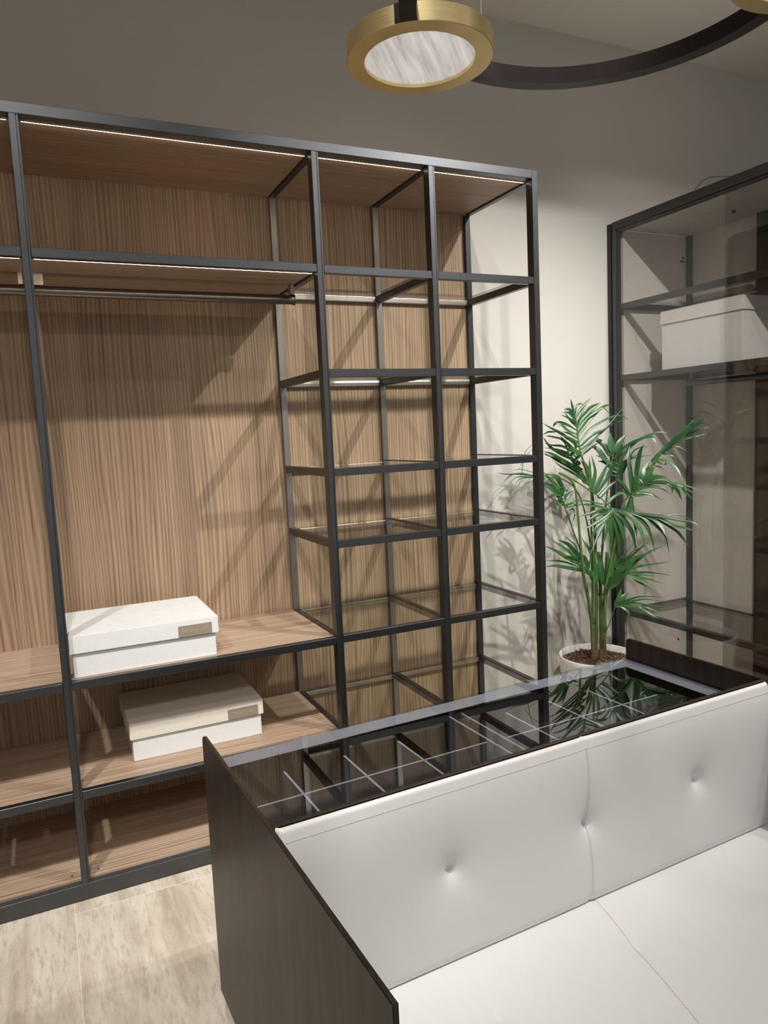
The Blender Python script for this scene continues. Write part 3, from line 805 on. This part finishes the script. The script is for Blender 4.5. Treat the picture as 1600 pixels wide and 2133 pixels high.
def catmull(pts, n):
    P_ = [Vector(p) for p in pts]
    P_ = [P_[0] * 2 - P_[1]] + P_ + [P_[-1] * 2 - P_[-2]]
    out = []
    m = len(P_) - 3
    for i in range(m):
        a, b, c, d = P_[i:i + 4]
        for k in range(n):
            t = k / n
            out.append(0.5 * ((2 * b) + (c - a) * t + (2 * a - 5 * b + 4 * c - d) * t * t + (3 * b - a - 3 * c + d) * t ** 3))
    out.append(P_[-2])
    return out
PALM = [[[[[2.547,0.22,0.755],[2.559,0.22,1.032],[2.541,0.22,1.285],[2.521,0.22,1.361],[2.474,0.22,1.471],[2.46,0.22,1.539],[2.447,0.22,1.638],[2.436,0.22,1.682]],[[0.0125,[2.436,0.22,1.674],[2.42,0.213,1.707],[2.398,0.2,1.748]],[0.011,[2.442,0.22,1.659],[2.449,0.221,1.703],[2.473,0.222,1.721],[2.501,0.223,1.716]],[0.0125,[2.444,0.22,1.647],[2.469,0.218,1.691],[2.517,0.215,1.731],[2.536,0.21,1.751]],[0.0157,[2.447,0.22,1.629],[2.484,0.223,1.678],[2.532,0.228,1.738]],[0.0188,[2.45,0.22,1.605],[2.471,0.222,1.646],[2.537,0.225,1.698],[2.615,0.229,1.724]],[0.0141,[2.452,0.22,1.592],[2.487,0.214,1.645],[2.544,0.202,1.694],[2.574,0.187,1.716]],[0.0157,[2.453,0.22,1.58],[2.516,0.215,1.65],[2.575,0.207,1.684],[2.605,0.196,1.695],[2.644,0.184,1.654]],[0.0189,[2.46,0.22,1.565],[2.522,0.223,1.626],[2.594,0.229,1.682],[2.664,0.236,1.71],[2.708,0.245,1.697]],[0.012,[2.467,0.22,1.532],[2.529,0.218,1.589],[2.613,0.215,1.629],[2.689,0.212,1.653],[2.741,0.207,1.65],[2.781,0.203,1.625]],[0.0158,[2.475,0.22,1.513],[2.542,0.216,1.561],[2.634,0.209,1.597],[2.748,0.201,1.703]],[0.0114,[2.482,0.22,1.495],[2.57,0.227,1.539],[2.682,0.24,1.605],[2.82,0.256,1.638]],[0.0114,[2.483,0.22,1.476],[2.544,0.22,1.513],[2.623,0.219,1.586],[2.682,0.218,1.629]],[0.0095,[2.489,0.22,1.467],[2.552,0.229,1.497],[2.646,0.245,1.542]],[0.0188,[2.432,0.22,1.671],[2.402,0.219,1.696],[2.368,0.218,1.692]],[0.0188,[2.439,0.22,1.647],[2.406,0.224,1.678],[2.365,0.231,1.679]],[0.0172,[2.443,0.22,1.629],[2.387,0.21,1.654],[2.328,0.193,1.67]],[0.0157,[2.445,0.22,1.614],[2.412,0.224,1.645],[2.381,0.23,1.685]],[0.0188,[2.448,0.22,1.59],[2.396,0.224,1.619],[2.354,0.23,1.632],[2.331,0.239,1.627],[2.325,0.249,1.61]],[0.0151,[2.451,0.22,1.568],[2.393,0.22,1.592],[2.357,0.221,1.62],[2.335,0.222,1.612]],[0.0138,[2.452,0.22,1.55],[2.405,0.227,1.576],[2.371,0.239,1.587]],[0.0138,[2.454,0.22,1.529],[2.403,0.225,1.556],[2.366,0.233,1.569]],[0.0126,[2.455,0.22,1.508],[2.404,0.208,1.537],[2.339,0.186,1.555]],[0.0126,[2.459,0.22,1.484],[2.419,0.227,1.507],[2.381,0.24,1.53]],[0.0113,[2.462,0.22,1.468],[2.43,0.222,1.485],[2.389,0.227,1.508]]],0.008],[[[2.642,0.33,0.71],[2.629,0.33,1.065],[2.627,0.33,1.271],[2.552,0.33,1.39],[2.488,0.33,1.469]],[[0.0245,[2.554,0.33,1.456],[2.501,0.327,1.5],[2.455,0.322,1.536],[2.419,0.314,1.565]],[0.0189,[2.536,0.33,1.51],[2.445,0.323,1.57],[2.371,0.31,1.601],[2.291,0.293,1.636]],[0.0109,[2.454,0.33,1.539],[2.393,0.34,1.561],[2.355,0.359,1.569]],[0.0143,[2.519,0.33,1.468],[2.453,0.33,1.508],[2.383,0.329,1.518],[2.33,0.328,1.53]],[0.0143,[2.534,0.33,1.451],[2.463,0.333,1.48],[2.403,0.339,1.498],[2.337,0.347,1.508]],[0.0155,[2.503,0.33,1.456],[2.407,0.336,1.489],[2.37,0.346,1.522],[2.348,0.36,1.563]],[0.018,[2.557,0.33,1.418],[2.482,0.333,1.451],[2.41,0.339,1.486],[2.341,0.347,1.551]],[0.0144,[2.565,0.33,1.386],[2.445,0.336,1.437],[2.378,0.348,1.463],[2.344,0.363,1.477]],[0.0165,[2.596,0.33,1.343],[2.477,0.328,1.42],[2.38,0.325,1.472],[2.313,0.322,1.491]],[0.0152,[2.603,0.33,1.32],[2.505,0.334,1.39],[2.412,0.343,1.442],[2.345,0.354,1.483]],[0.0145,[2.615,0.33,1.304],[2.516,0.329,1.364],[2.437,0.328,1.404],[2.375,0.326,1.445]],[0.0159,[2.623,0.33,1.29],[2.562,0.336,1.371],[2.517,0.348,1.436],[2.475,0.364,1.454]],[0.0159,[2.627,0.33,1.284],[2.585,0.336,1.353],[2.539,0.346,1.429],[2.527,0.359,1.457]],[0.0199,[2.623,0.33,1.303],[2.587,0.319,1.385],[2.532,0.299,1.442]],[0.0232,[2.62,0.33,1.319],[2.6,0.32,1.384],[2.543,0.302,1.451]],[0.0102,[2.405,0.33,1.585],[2.353,0.322,1.587],[2.304,0.307,1.573]],[0.0131,[2.556,0.33,1.365],[2.512,0.343,1.411],[2.481,0.366,1.444]],[0.013,[2.517,0.33,1.392],[2.469,0.328,1.424],[2.409,0.325,1.446]],[0.0145,[2.587,0.33,1.312],[2.536,0.333,1.388],[2.487,0.34,1.432]]],0.007],[[[2.428,0.14,0.786],[2.399,0.14,0.985],[2.382,0.14,1.167],[2.361,0.14,1.324],[2.272,0.14,1.389],[2.359,0.14,1.348],[2.451,0.14,1.294],[2.526,0.14,1.247],[2.6,0.14,1.185]],[[0.0155,[2.464,0.14,1.323],[2.457,0.135,1.398],[2.446,0.125,1.458]],[0.0205,[2.471,0.14,1.304],[2.495,0.14,1.38],[2.471,0.141,1.471]],[0.025,[2.49,0.14,1.294],[2.538,0.137,1.363],[2.583,0.132,1.438]],[0.0266,[2.509,0.14,1.289],[2.576,0.136,1.36],[2.612,0.101,1.446]],[0.0226,[2.52,0.14,1.252],[2.581,0.142,1.296],[2.623,0.124,1.33]],[0.0152,[2.577,0.14,1.217],[2.614,0.128,1.252],[2.643,0.1,1.263]],[0.0153,[2.577,0.14,1.187],[2.512,0.146,1.204],[2.445,0.157,1.218],[2.4,0.171,1.218]],[0.0076,[2.531,0.14,1.215],[2.453,0.143,1.236],[2.382,0.148,1.245],[2.323,0.154,1.231]],[0.0159,[2.585,0.14,1.18],[2.512,0.146,1.18],[2.46,0.158,1.168],[2.412,0.173,1.162]],[0.0171,[2.569,0.14,1.172],[2.511,0.145,1.161],[2.48,0.155,1.145],[2.452,0.167,1.135]],[0.0184,[2.568,0.14,1.157],[2.512,0.147,1.128],[2.477,0.16,1.108],[2.433,0.177,1.09]],[0.0204,[2.576,0.14,1.15],[2.523,0.142,1.115],[2.488,0.147,1.072],[2.456,0.153,0.983]],[0.0185,[2.576,0.14,1.147],[2.536,0.135,1.105],[2.492,0.126,1.052],[2.435,0.115,0.972]],[0.0146,[2.58,0.14,1.147],[2.572,0.145,1.085],[2.556,0.154,1.024],[2.542,0.167,0.987]],[0.0293,[2.584,0.14,1.155],[2.597,0.147,1.092],[2.611,0.159,1.027],[2.615,0.174,0.925]],[0.0255,[2.602,0.138,1.166],[2.616,0.132,1.107],[2.634,0.132,1.028],[2.649,0.141,0.925]],[0.0255,[2.607,0.131,1.169],[2.626,0.109,1.108],[2.638,0.098,1.047],[2.649,0.09,0.945]],[0.0239,[2.611,0.126,1.166],[2.636,0.099,1.133],[2.663,0.073,1.075],[2.676,0.067,1.025],[2.689,0.062,0.941]],[0.0255,[2.618,0.117,1.173],[2.65,0.071,1.155],[2.672,0.033,1.099],[2.68,0.01,1.046],[2.684,-0.01,0.96]],[0.0223,[2.629,0.103,1.173],[2.674,0.055,1.148],[2.711,0.02,1.099],[2.733,0.007,1.038],[2.751,0.003,0.96]],[0.021,[2.644,0.085,1.173],[2.695,0.023,1.146],[2.738,-0.028,1.095],[2.762,-0.055,1.045],[2.776,-0.068,0.955]],[0.0172,[2.607,0.131,1.179],[2.67,0.05,1.161],[2.705,0.002,1.156],[2.753,-0.064,1.145],[2.802,-0.131,1.129],[2.829,-0.172,1.121],[2.848,-0.204,1.09]],[0.0172,[2.701,0.014,1.149],[2.738,-0.041,1.139],[2.773,-0.101,1.105],[2.798,-0.152,1.096],[2.82,-0.204,1.076]],[0.0159,[2.733,-0.026,1.135],[2.771,-0.066,1.102],[2.802,-0.093,1.072],[2.827,-0.107,1.035],[2.858,-0.127,0.983]],[0.0083,[2.708,0.005,1.152],[2.774,-0.063,1.155],[2.821,-0.094,1.15],[2.878,-0.13,1.119]],[0.0184,[2.697,0.018,1.149],[2.727,-0.031,1.127],[2.734,-0.063,1.093],[2.729,-0.087,1.061]],[0.0191,[2.607,0.131,1.179],[2.657,0.078,1.169],[2.7,0.041,1.153],[2.736,0.017,1.143]]],0.007],[[[2.628,0.225,0.718],[2.673,0.169,1.026],[2.708,0.125,1.226],[2.751,0.072,1.309],[2.777,0.039,1.407],[2.814,-0.007,1.485],[2.857,-0.061,1.553],[2.893,-0.107,1.612]],[[0.0212,[2.777,0.039,1.42],[2.821,-0.02,1.495],[2.862,-0.076,1.566],[2.908,-0.14,1.638]],[0.0238,[2.787,0.026,1.437],[2.835,-0.045,1.518],[2.877,-0.117,1.579],[2.902,-0.173,1.623]],[0.0173,[2.805,0.004,1.457],[2.854,-0.064,1.535],[2.892,-0.122,1.587],[2.924,-0.178,1.61]],[0.0154,[2.823,-0.018,1.489],[2.87,-0.069,1.546],[2.914,-0.109,1.561],[2.96,-0.147,1.578]],[0.0122,[2.831,-0.029,1.501],[2.88,-0.078,1.527],[2.92,-0.108,1.537],[2.963,-0.134,1.545]],[0.009,[2.814,-0.007,1.472],[2.842,-0.057,1.512],[2.873,-0.121,1.533],[2.892,-0.178,1.52]],[0.0077,[2.805,0.004,1.457],[2.842,-0.039,1.488],[2.865,-0.062,1.478],[2.89,-0.084,1.456]],[0.0141,[2.786,0.028,1.425],[2.81,-0.011,1.421],[2.825,-0.047,1.397],[2.832,-0.077,1.362],[2.831,-0.101,1.316]],[0.0148,[2.805,0.004,1.451],[2.836,-0.028,1.447],[2.862,-0.049,1.416],[2.889,-0.066,1.364]],[0.0129,[2.786,0.028,1.416],[2.797,0.004,1.404],[2.8,-0.017,1.38]],[0.0077,[2.778,0.037,1.392],[2.807,0.022,1.388],[2.841,0.019,1.371]],[0.0419,[2.751,0.071,1.308],[2.763,0.083,1.362],[2.8,0.086,1.42]],[0.0306,[2.755,0.066,1.317],[2.77,0.048,1.368],[2.788,0.026,1.425]]],0.008],[[[2.593,0.2,0.727],[2.647,0.141,1.106],[2.663,0.121,1.217],[2.689,0.088,1.252],[2.735,0.031,1.307],[2.805,-0.057,1.315],[2.86,-0.125,1.288]],[[0.0256,[2.69,0.087,1.26],[2.69,0.102,1.351],[2.697,0.121,1.441],[2.717,0.133,1.501]],[0.0243,[2.703,0.071,1.345],[2.703,0.065,1.411],[2.706,0.051,1.471],[2.71,0.032,1.504]],[0.0304,[2.696,0.08,1.26],[2.689,0.065,1.307],[2.665,0.052,1.351]],[0.0153,[2.725,0.044,1.308],[2.715,0.062,1.332],[2.71,0.078,1.344]],[0.016,[2.683,0.096,1.251],[2.65,0.111,1.308],[2.603,0.123,1.344]],[0.018,[2.678,0.103,1.248],[2.651,0.12,1.307],[2.618,0.13,1.37]],[0.0148,[2.67,0.112,1.257],[2.643,0.142,1.261],[2.626,0.154,1.243]],[0.0211,[2.701,0.073,1.275],[2.726,0.046,1.32],[2.756,0.015,1.346],[2.779,-0.006,1.343]],[0.0243,[2.712,0.06,1.293],[2.738,0.017,1.332],[2.764,-0.035,1.342],[2.777,-0.076,1.319]],[0.0153,[2.721,0.049,1.305],[2.756,-0.004,1.317],[2.783,-0.055,1.314],[2.825,-0.128,1.3],[2.86,-0.197,1.269]],[0.0173,[2.707,0.067,1.29],[2.755,0.014,1.313],[2.813,-0.046,1.306],[2.864,-0.092,1.278],[2.908,-0.126,1.238]],[0.021,[2.795,-0.044,1.307],[2.801,-0.061,1.29],[2.792,-0.069,1.258]],[0.0204,[2.805,-0.057,1.304],[2.834,-0.067,1.27],[2.866,-0.06,1.219]],[0.0127,[2.838,-0.098,1.277],[2.867,-0.111,1.24],[2.896,-0.107,1.208]],[0.0083,[2.703,0.071,1.278],[2.741,0.02,1.299],[2.773,-0.027,1.29],[2.803,-0.074,1.243]],[0.0077,[2.705,0.069,1.272],[2.742,0.021,1.29],[2.776,-0.023,1.281],[2.801,-0.057,1.254]],[0.0192,[2.694,0.083,1.248],[2.721,0.049,1.251],[2.751,0.015,1.246]],[0.0128,[2.703,0.071,1.268],[2.73,0.042,1.263],[2.757,0.017,1.25],[2.788,-0.012,1.222]],[0.0269,[2.687,0.092,1.251],[2.687,0.095,1.19],[2.697,0.087,1.131],[2.708,0.081,1.032]],[0.0256,[2.71,0.062,1.29],[2.701,0.077,1.321],[2.724,0.055,1.356]]],0.007],[[[2.643,0.286,0.731],[2.658,0.267,1.068],[2.676,0.245,1.322],[2.692,0.225,1.459]],[[0.0393,[2.691,0.226,1.459],[2.688,0.237,1.506],[2.691,0.246,1.571]],[0.0327,[2.697,0.219,1.471],[2.725,0.209,1.519],[2.765,0.204,1.561]],[0.0279,[2.68,0.24,1.456],[2.661,0.263,1.507],[2.639,0.292,1.533],[2.616,0.321,1.525]],[0.0279,[2.67,0.252,1.419],[2.64,0.286,1.486],[2.603,0.325,1.513]],[0.0164,[2.7,0.215,1.368],[2.72,0.193,1.439],[2.76,0.148,1.511],[2.806,0.099,1.545],[2.842,0.063,1.561],[2.875,0.031,1.553]],[0.0144,[2.697,0.219,1.44],[2.72,0.182,1.486],[2.75,0.129,1.524],[2.776,0.078,1.54]],[0.0156,[2.788,0.106,1.534],[2.804,0.073,1.539],[2.809,0.047,1.508]],[0.0085,[2.713,0.199,1.383],[2.757,0.158,1.437],[2.806,0.124,1.466],[2.857,0.094,1.482]],[0.0085,[2.709,0.203,1.377],[2.742,0.164,1.423],[2.773,0.125,1.44],[2.828,0.058,1.447]],[0.0072,[2.736,0.171,1.395],[2.751,0.152,1.462],[2.775,0.126,1.486],[2.809,0.087,1.49]],[0.0197,[2.689,0.229,1.397],[2.649,0.251,1.436],[2.602,0.261,1.457]],[0.0164,[2.707,0.206,1.365],[2.721,0.184,1.411],[2.748,0.141,1.444]],[0.0197,[2.685,0.234,1.381],[2.668,0.259,1.413],[2.647,0.294,1.423]],[0.0164,[2.713,0.199,1.349],[2.72,0.163,1.402],[2.721,0.113,1.419]]],0.007],[[[2.625,0.28,0.708],[2.55,0.28,0.873],[2.483,0.28,1.028],[2.445,0.28,1.125],[2.41,0.28,1.208],[2.375,0.28,1.292],[2.308,0.28,1.37]],[[0.0268,[2.381,0.28,1.292],[2.336,0.283,1.341],[2.289,0.289,1.389]],[0.0209,[2.408,0.28,1.293],[2.363,0.284,1.36],[2.331,0.29,1.374]],[0.0209,[2.397,0.28,1.306],[2.376,0.268,1.342],[2.344,0.246,1.375]],[0.0299,[2.377,0.28,1.286],[2.331,0.284,1.314],[2.292,0.29,1.337]],[0.0176,[2.373,0.28,1.268],[2.32,0.279,1.305],[2.278,0.277,1.315]],[0.0209,[2.41,0.28,1.24],[2.423,0.285,1.276],[2.45,0.294,1.289]],[0.021,[2.434,0.28,1.251],[2.454,0.276,1.271],[2.476,0.269,1.279]],[0.0302,[2.41,0.28,1.209],[2.388,0.286,1.248],[2.386,0.296,1.275]],[0.0172,[2.413,0.28,1.203],[2.446,0.286,1.212],[2.495,0.298,1.216]],[0.0108,[2.417,0.28,1.196],[2.461,0.267,1.206],[2.472,0.244,1.21]],[0.009,[2.467,0.28,1.186],[2.468,0.268,1.155],[2.434,0.246,1.12]],[0.0151,[2.368,0.28,1.213],[2.372,0.285,1.243],[2.384,0.294,1.266]],[0.0222,[2.403,0.28,1.241],[2.414,0.293,1.264],[2.441,0.316,1.285]],[0.0284,[2.388,0.28,1.267],[2.391,0.273,1.291],[2.389,0.261,1.304]]],0.006],[[[2.692,0.38,0.68],[2.649,0.38,1.058],[2.572,0.38,1.272],[2.416,0.38,1.36],[2.299,0.38,1.367]],[[0.0065,[2.334,0.38,1.355],[2.233,0.38,1.381],[2.143,0.379,1.383],[2.099,0.378,1.389],[2.066,0.376,1.402]],[0.0057,[2.334,0.38,1.359],[2.189,0.381,1.38],[2.147,0.384,1.368],[2.097,0.388,1.327]],[0.0046,[2.346,0.38,1.362],[2.178,0.377,1.382],[2.138,0.372,1.372],[2.103,0.365,1.353]],[0.0061,[2.346,0.38,1.354],[2.209,0.378,1.367],[2.157,0.374,1.347],[2.126,0.369,1.318]],[0.0081,[2.346,0.38,1.353],[2.23,0.377,1.359],[2.186,0.372,1.338],[2.153,0.365,1.306]],[0.0077,[2.357,0.38,1.354],[2.264,0.378,1.33],[2.222,0.374,1.302],[2.202,0.369,1.278]],[0.0085,[2.369,0.38,1.347],[2.277,0.383,1.288],[2.258,0.388,1.265]],[0.005,[2.369,0.38,1.36],[2.243,0.377,1.398],[2.194,0.371,1.405],[2.153,0.364,1.399]],[0.0038,[2.351,0.38,1.526],[2.275,0.378,1.489],[2.22,0.375,1.431],[2.193,0.37,1.398]],[0.0038,[2.34,0.38,1.545],[2.255,0.384,1.494],[2.233,0.392,1.384],[2.223,0.402,1.353]]],0.006],[[[2.523,0.2,0.584],[2.525,0.2,0.838],[2.457,0.2,0.881],[2.414,0.2,0.923]],[[0.0229,[2.445,0.2,0.91],[2.354,0.193,0.954],[2.272,0.18,1.001],[2.191,0.163,1.037]],[0.021,[2.445,0.2,0.919],[2.401,0.201,0.961],[2.335,0.203,1.01],[2.255,0.205,1.059]],[0.0229,[2.451,0.2,0.919],[2.403,0.203,0.988],[2.364,0.21,1.024],[2.312,0.218,1.049]],[0.0066,[2.424,0.2,0.991],[2.375,0.195,1.039],[2.322,0.185,1.072]],[0.021,[2.45,0.2,0.877],[2.355,0.196,0.903],[2.276,0.188,0.923],[2.203,0.178,0.928]],[0.0105,[2.45,0.2,0.886],[2.374,0.204,0.922],[2.313,0.213,0.94],[2.238,0.224,0.949]],[0.031,[2.525,0.2,0.834],[2.473,0.193,0.875],[2.434,0.18,0.905]],[0.0162,[2.457,0.2,0.918],[2.393,0.192,0.95],[2.324,0.176,0.973]],[0.0106,[2.51,0.2,0.949],[2.475,0.198,1.009],[2.444,0.195,1.054]],[0.0077,[2.516,0.2,0.948],[2.498,0.205,0.997],[2.492,0.215,1.024]],[0.024,[2.491,0.2,0.895],[2.46,0.189,0.942],[2.415,0.17,0.973]],[0.0292,[2.537,0.2,0.805],[2.534,0.195,0.877],[2.516,0.187,0.95]]],0.006],[[[2.609,0.208,0.517],[2.612,0.206,0.775],[2.638,0.173,0.815],[2.653,0.154,0.879],[2.681,0.118,0.911]],[[0.037,[2.629,0.183,0.776],[2.667,0.131,0.846],[2.691,0.092,0.92],[2.724,0.039,0.951]],[0.0186,[2.652,0.154,0.854],[2.699,0.107,0.893],[2.748,0.063,0.945],[2.813,0.006,0.991]],[0.0127,[2.647,0.161,0.877],[2.68,0.118,0.917],[2.712,0.075,0.971],[2.745,0.029,1.019]],[0.0088,[2.644,0.165,0.891],[2.678,0.142,0.938],[2.722,0.123,0.996]],[0.0078,[2.641,0.168,0.882],[2.673,0.111,0.933],[2.699,0.044,1.013]],[0.0157,[2.664,0.14,0.855],[2.718,0.064,0.888],[2.799,-0.054,0.916]],[0.0167,[2.669,0.134,0.846],[2.701,0.102,0.889],[2.74,0.068,0.903]],[0.0127,[2.68,0.12,0.842],[2.745,0.061,0.853],[2.84,-0.02,0.837]],[0.0127,[2.677,0.123,0.837],[2.72,0.067,0.843],[2.785,-0.019,0.835]],[0.0118,[2.683,0.116,0.835],[2.718,0.065,0.827],[2.746,0.014,0.818],[2.777,-0.045,0.801]],[0.0216,[2.68,0.12,0.837],[2.703,0.08,0.822],[2.721,0.037,0.803],[2.746,-0.022,0.773]],[0.0147,[2.688,0.109,0.833],[2.717,0.076,0.802],[2.759,0.026,0.768]],[0.0469,[2.612,0.205,0.775],[2.639,0.154,0.818],[2.654,0.105,0.852]],[0.0365,[2.607,0.212,0.794],[2.595,0.224,0.865],[2.597,0.232,0.906],[2.583,0.243,0.964]],[0.0266,[2.63,0.183,0.814],[2.647,0.18,0.889],[2.676,0.178,0.943]],[0.0246,[2.618,0.197,0.814],[2.614,0.185,0.892],[2.599,0.173,0.962]],[0.0393,[2.641,0.169,0.815],[2.653,0.142,0.861],[2.666,0.104,0.888]],[0.0395,[2.624,0.19,0.776],[2.66,0.162,0.833],[2.684,0.162,0.877]]],0.006],[[[2.592,0.2,0.509],[2.614,0.183,0.582],[2.632,0.159,0.668]],[[0.0276,[2.637,0.154,0.681],[2.648,0.148,0.718],[2.661,0.146,0.769]],[0.0296,[2.643,0.147,0.695],[2.664,0.137,0.718],[2.694,0.13,0.741]],[0.0109,[2.637,0.154,0.681],[2.669,0.109,0.708],[2.706,0.054,0.732],[2.774,-0.042,0.736]],[0.0099,[2.64,0.15,0.681],[2.68,0.089,0.706],[2.712,0.029,0.722],[2.743,-0.036,0.721]],[0.0109,[2.643,0.147,0.681],[2.682,0.092,0.696],[2.718,0.035,0.692],[2.786,-0.065,0.684]],[0.0128,[2.643,0.147,0.679],[2.702,0.081,0.676],[2.75,0.037,0.664],[2.805,-0.011,0.633]],[0.0148,[2.648,0.14,0.677],[2.695,0.074,0.669],[2.717,0.035,0.655],[2.737,-0.006,0.623]],[0.0089,[2.698,0.077,0.682],[2.735,0.023,0.645],[2.755,-0.018,0.623]],[0.0158,[2.651,0.136,0.672],[2.668,0.11,0.651],[2.672,0.098,0.625]]],0.004]],[[0.019,0.009,[2.585,0.28,0.351],[2.584,0.28,0.478],[2.579,0.28,0.568],[2.559,0.28,0.691],[2.524,0.28,0.851],[2.498,0.28,0.956]],[0.016,0.009,[2.595,0.28,0.355],[2.595,0.28,0.503],[2.59,0.28,0.609],[2.59,0.28,0.765],[2.587,0.28,0.946]],[0.02,0.01,[2.638,0.28,0.347],[2.643,0.28,0.469],[2.642,0.28,0.575],[2.641,0.28,0.732],[2.635,0.28,0.94]],[0.02,0.009,[2.664,0.28,0.343],[2.66,0.28,0.492],[2.662,0.28,0.598],[2.678,0.28,0.753],[2.688,0.28,0.935]],[0.014,0.008,[2.611,0.28,0.352],[2.612,0.28,0.553],[2.615,0.28,0.736],[2.609,0.28,0.918]]]]
LEAVES = [MAT['leaf'], m_leaf('palm_leaf_dark', (0.013, 0.048, 0.018), (0.028, 0.085, 0.030)), m_leaf('palm_leaf_light', (0.030, 0.105, 0.022), (0.060, 0.155, 0.042))]
def leaflet(parent, width, pts, spine):
    q = min(spine, key=lambda k: (k - Vector(pts[0])).length)
    if 0.006 < (q - Vector(pts[0])).length < 0.10:       # every leaflet springs from its rachis
        pts = [tuple(q)] + list(pts)
    c = catmull(pts, 4 if len(pts) > 3 else 6)
    c = [p + inv for p in c]
    n = len(c)
    mb = MB()
    N = (Vector((-0.40 + random.uniform(-.25, .25), -0.80, 0.35 + random.uniform(-.25, .3)))).normalized()
    for i, p in enumerate(c):
        t = i / (n - 1)
        tg = (c[min(i + 1, n - 1)] - c[max(i - 1, 0)]).normalized()
        sd = tg.cross(N)
        if sd.length < 1e-4: sd = tg.orthogonal()
        sd.normalize()
        up = sd.cross(tg).normalized()
        w = width * 0.5 * (0.42 + 0.58 * min(1.0, t / 0.3)) * (1.0 if t < 0.5 else max(0.03, 1 - ((t - 0.5) / 0.5) ** 1.7))
        mb.v += [tuple(p - sd * w), tuple(p + up * w * 0.28), tuple(p + sd * w)]
    for i in range(n - 1):
        b = i * 3
        mb.f += [(b, b + 1, b + 4, b + 3), (b + 1, b + 2, b + 5, b + 4)]
        mb.sm += [True, True]
    return mb.build('leaflet', random.choice(LEAVES), parent)
for pet, leaves, thick in PALM[0]:
    spine = catmull(pet, 6)
    c = [p + inv for p in spine]
    n = len(c)
    fr = MB().tube(c, [thick * (1.0 - 0.7 * i / (n - 1)) for i in range(n)], 8).build('frond', 'stalk', K)
    for L in leaves:
        leaflet(fr, L[0], L[1:], spine)
for s_ in PALM[1]:
    c = [p + inv for p in catmull(s_[2:], 6)]
    c[0].z = 0.335
    n = len(c)
    mb = MB().tube(c, [s_[0] * .62 + (s_[1] * .8 - s_[0] * .62) * i / (n - 1) + (0.0012 if i % 5 == 0 else 0) for i in range(n)], 12)
    mb.build('stem', 'trunk', K)

# ------------------------------------------------------------------ pendant lamp
RC, RZ, RR = Vector((1.0036, -1.615, 0)), 2.40, 0.362
L = thing('ring_pendant_lamp', 'dark ring pendant lamp carrying round brass discs with alabaster centres', 'lamp', (RC.x, RC.y, RZ))
RW, RHH = 0.0165, 0.036
def arc(d0, d1, n=48):
    mb = MB()
    for k in range(n + 1):
        a = math.radians(d0 + (d1 - d0) * k / n)
        for r_, z_ in ((RR - RW, 0.001), (RR + RW, 0.001), (RR + RW, RHH), (RR - RW, RHH)):
            mb.v.append((r_ * math.cos(a), r_ * math.sin(a), z_))
    for k in range(n):
        for q in range(4):
            a, b = k * 4 + q, k * 4 + (q + 1) % 4
            mb.f.append((a, b, b + 4, a + 4)); mb.sm.append(True)
    mb.f += [(3, 2, 1, 0), (n * 4, n * 4 + 1, n * 4 + 2, n * 4 + 3)]; mb.sm += [False, False]
    return mb.build('ring_arm', 'bronze', L, autosmooth=40)
arc(-33.9 + 24.3, 121.9 - 23.2); arc(121.9 + 23.2, 225 - 24.7); arc(225 + 24.7, 326.1 - 24.3)
def disc(cx, cy):
    c = (cx - RC.x, cy - RC.y, 0)
    R1, R2, hh = 0.1547, 0.1173, 0.0372
    fr = MB().lathe([(R2, 0.0), (R1 - 0.001, 0.0), (R1, 0.001), (R1, hh - 0.001), (R1 - 0.001, hh), (R2 + .02, hh), (R2, hh - 0.002)], 128, (0, 0, 0), closed=True).build('disc_frame', 'gold', L, c, autosmooth=30)
    df = MB().lathe([(0, 0.007), (R2 - 0.0005, 0.007), (R2 - 0.0005, 0.026), (0, 0.026)], 96).build('diffuser', 'alabaster', fr, autosmooth=30)
    # dark saddle where the ring enters the disc, on the side away from the ring's centre line
    return fr
def on_ring(deg):
    a = math.radians(deg)
    return RC.x + RR * math.cos(a), RC.y + RR * math.sin(a)
a1 = math.degrees(math.atan2(-1.2815 + 1.615, 0.7964 - 1.0036))
f1 = disc(0.7964, -1.2815)
f2 = disc(1.312, -1.822)
f3 = disc(*on_ring(225))
# clamp covering the rim where the arm meets the first disc
cdir = Vector((0.697 - 0.7964, -1.408 + 1.2815, 0)).normalized()
ang = math.atan2(cdir.y, cdir.x)
mb = MB()
n = 10
for rr in (0.1535, 0.1562):
    for zz in (0.0015, 0.0375):
        for k in range(n + 1):
            a = ang + (k / n - 0.5) * 0.27
            mb.v.append((rr * math.cos(a), rr * math.sin(a), zz))
m1 = n + 1
for k in range(n):
    A0, A1, B0, B1 = 0 * m1 + k, 1 * m1 + k, 2 * m1 + k, 3 * m1 + k
    for q in ((A0, A0 + 1, A1 + 1, A1), (B0, B1, B1 + 1, B0 + 1), (A0, B0, B0 + 1, A0 + 1), (A1, A1 + 1, B1 + 1, B1)):
        mb.f.append(q); mb.sm.append(False)
for k in (0, n):
    mb.f.append((k, m1 + k, 3 * m1 + k, 2 * m1 + k)); mb.sm.append(False)
mb.build('clamp', 'bronze', f1)
for d in (95, -2, 262):
    x, y = on_ring(d)
    MB().tube([(x - RC.x, y - RC.y, RHH - 0.001), (x - RC.x, y - RC.y, RHH + 0.02)], 0.003, 8).build('cable_grip', 'steel', L)
    MB().tube([(x - RC.x, y - RC.y, RHH + 0.019), (x - RC.x + .004, y - RC.y, 0.5), (x - RC.x, y - RC.y, 4.7 - RZ + .02)], 0.0012, 6).build('suspension_cable', 'cable', L)
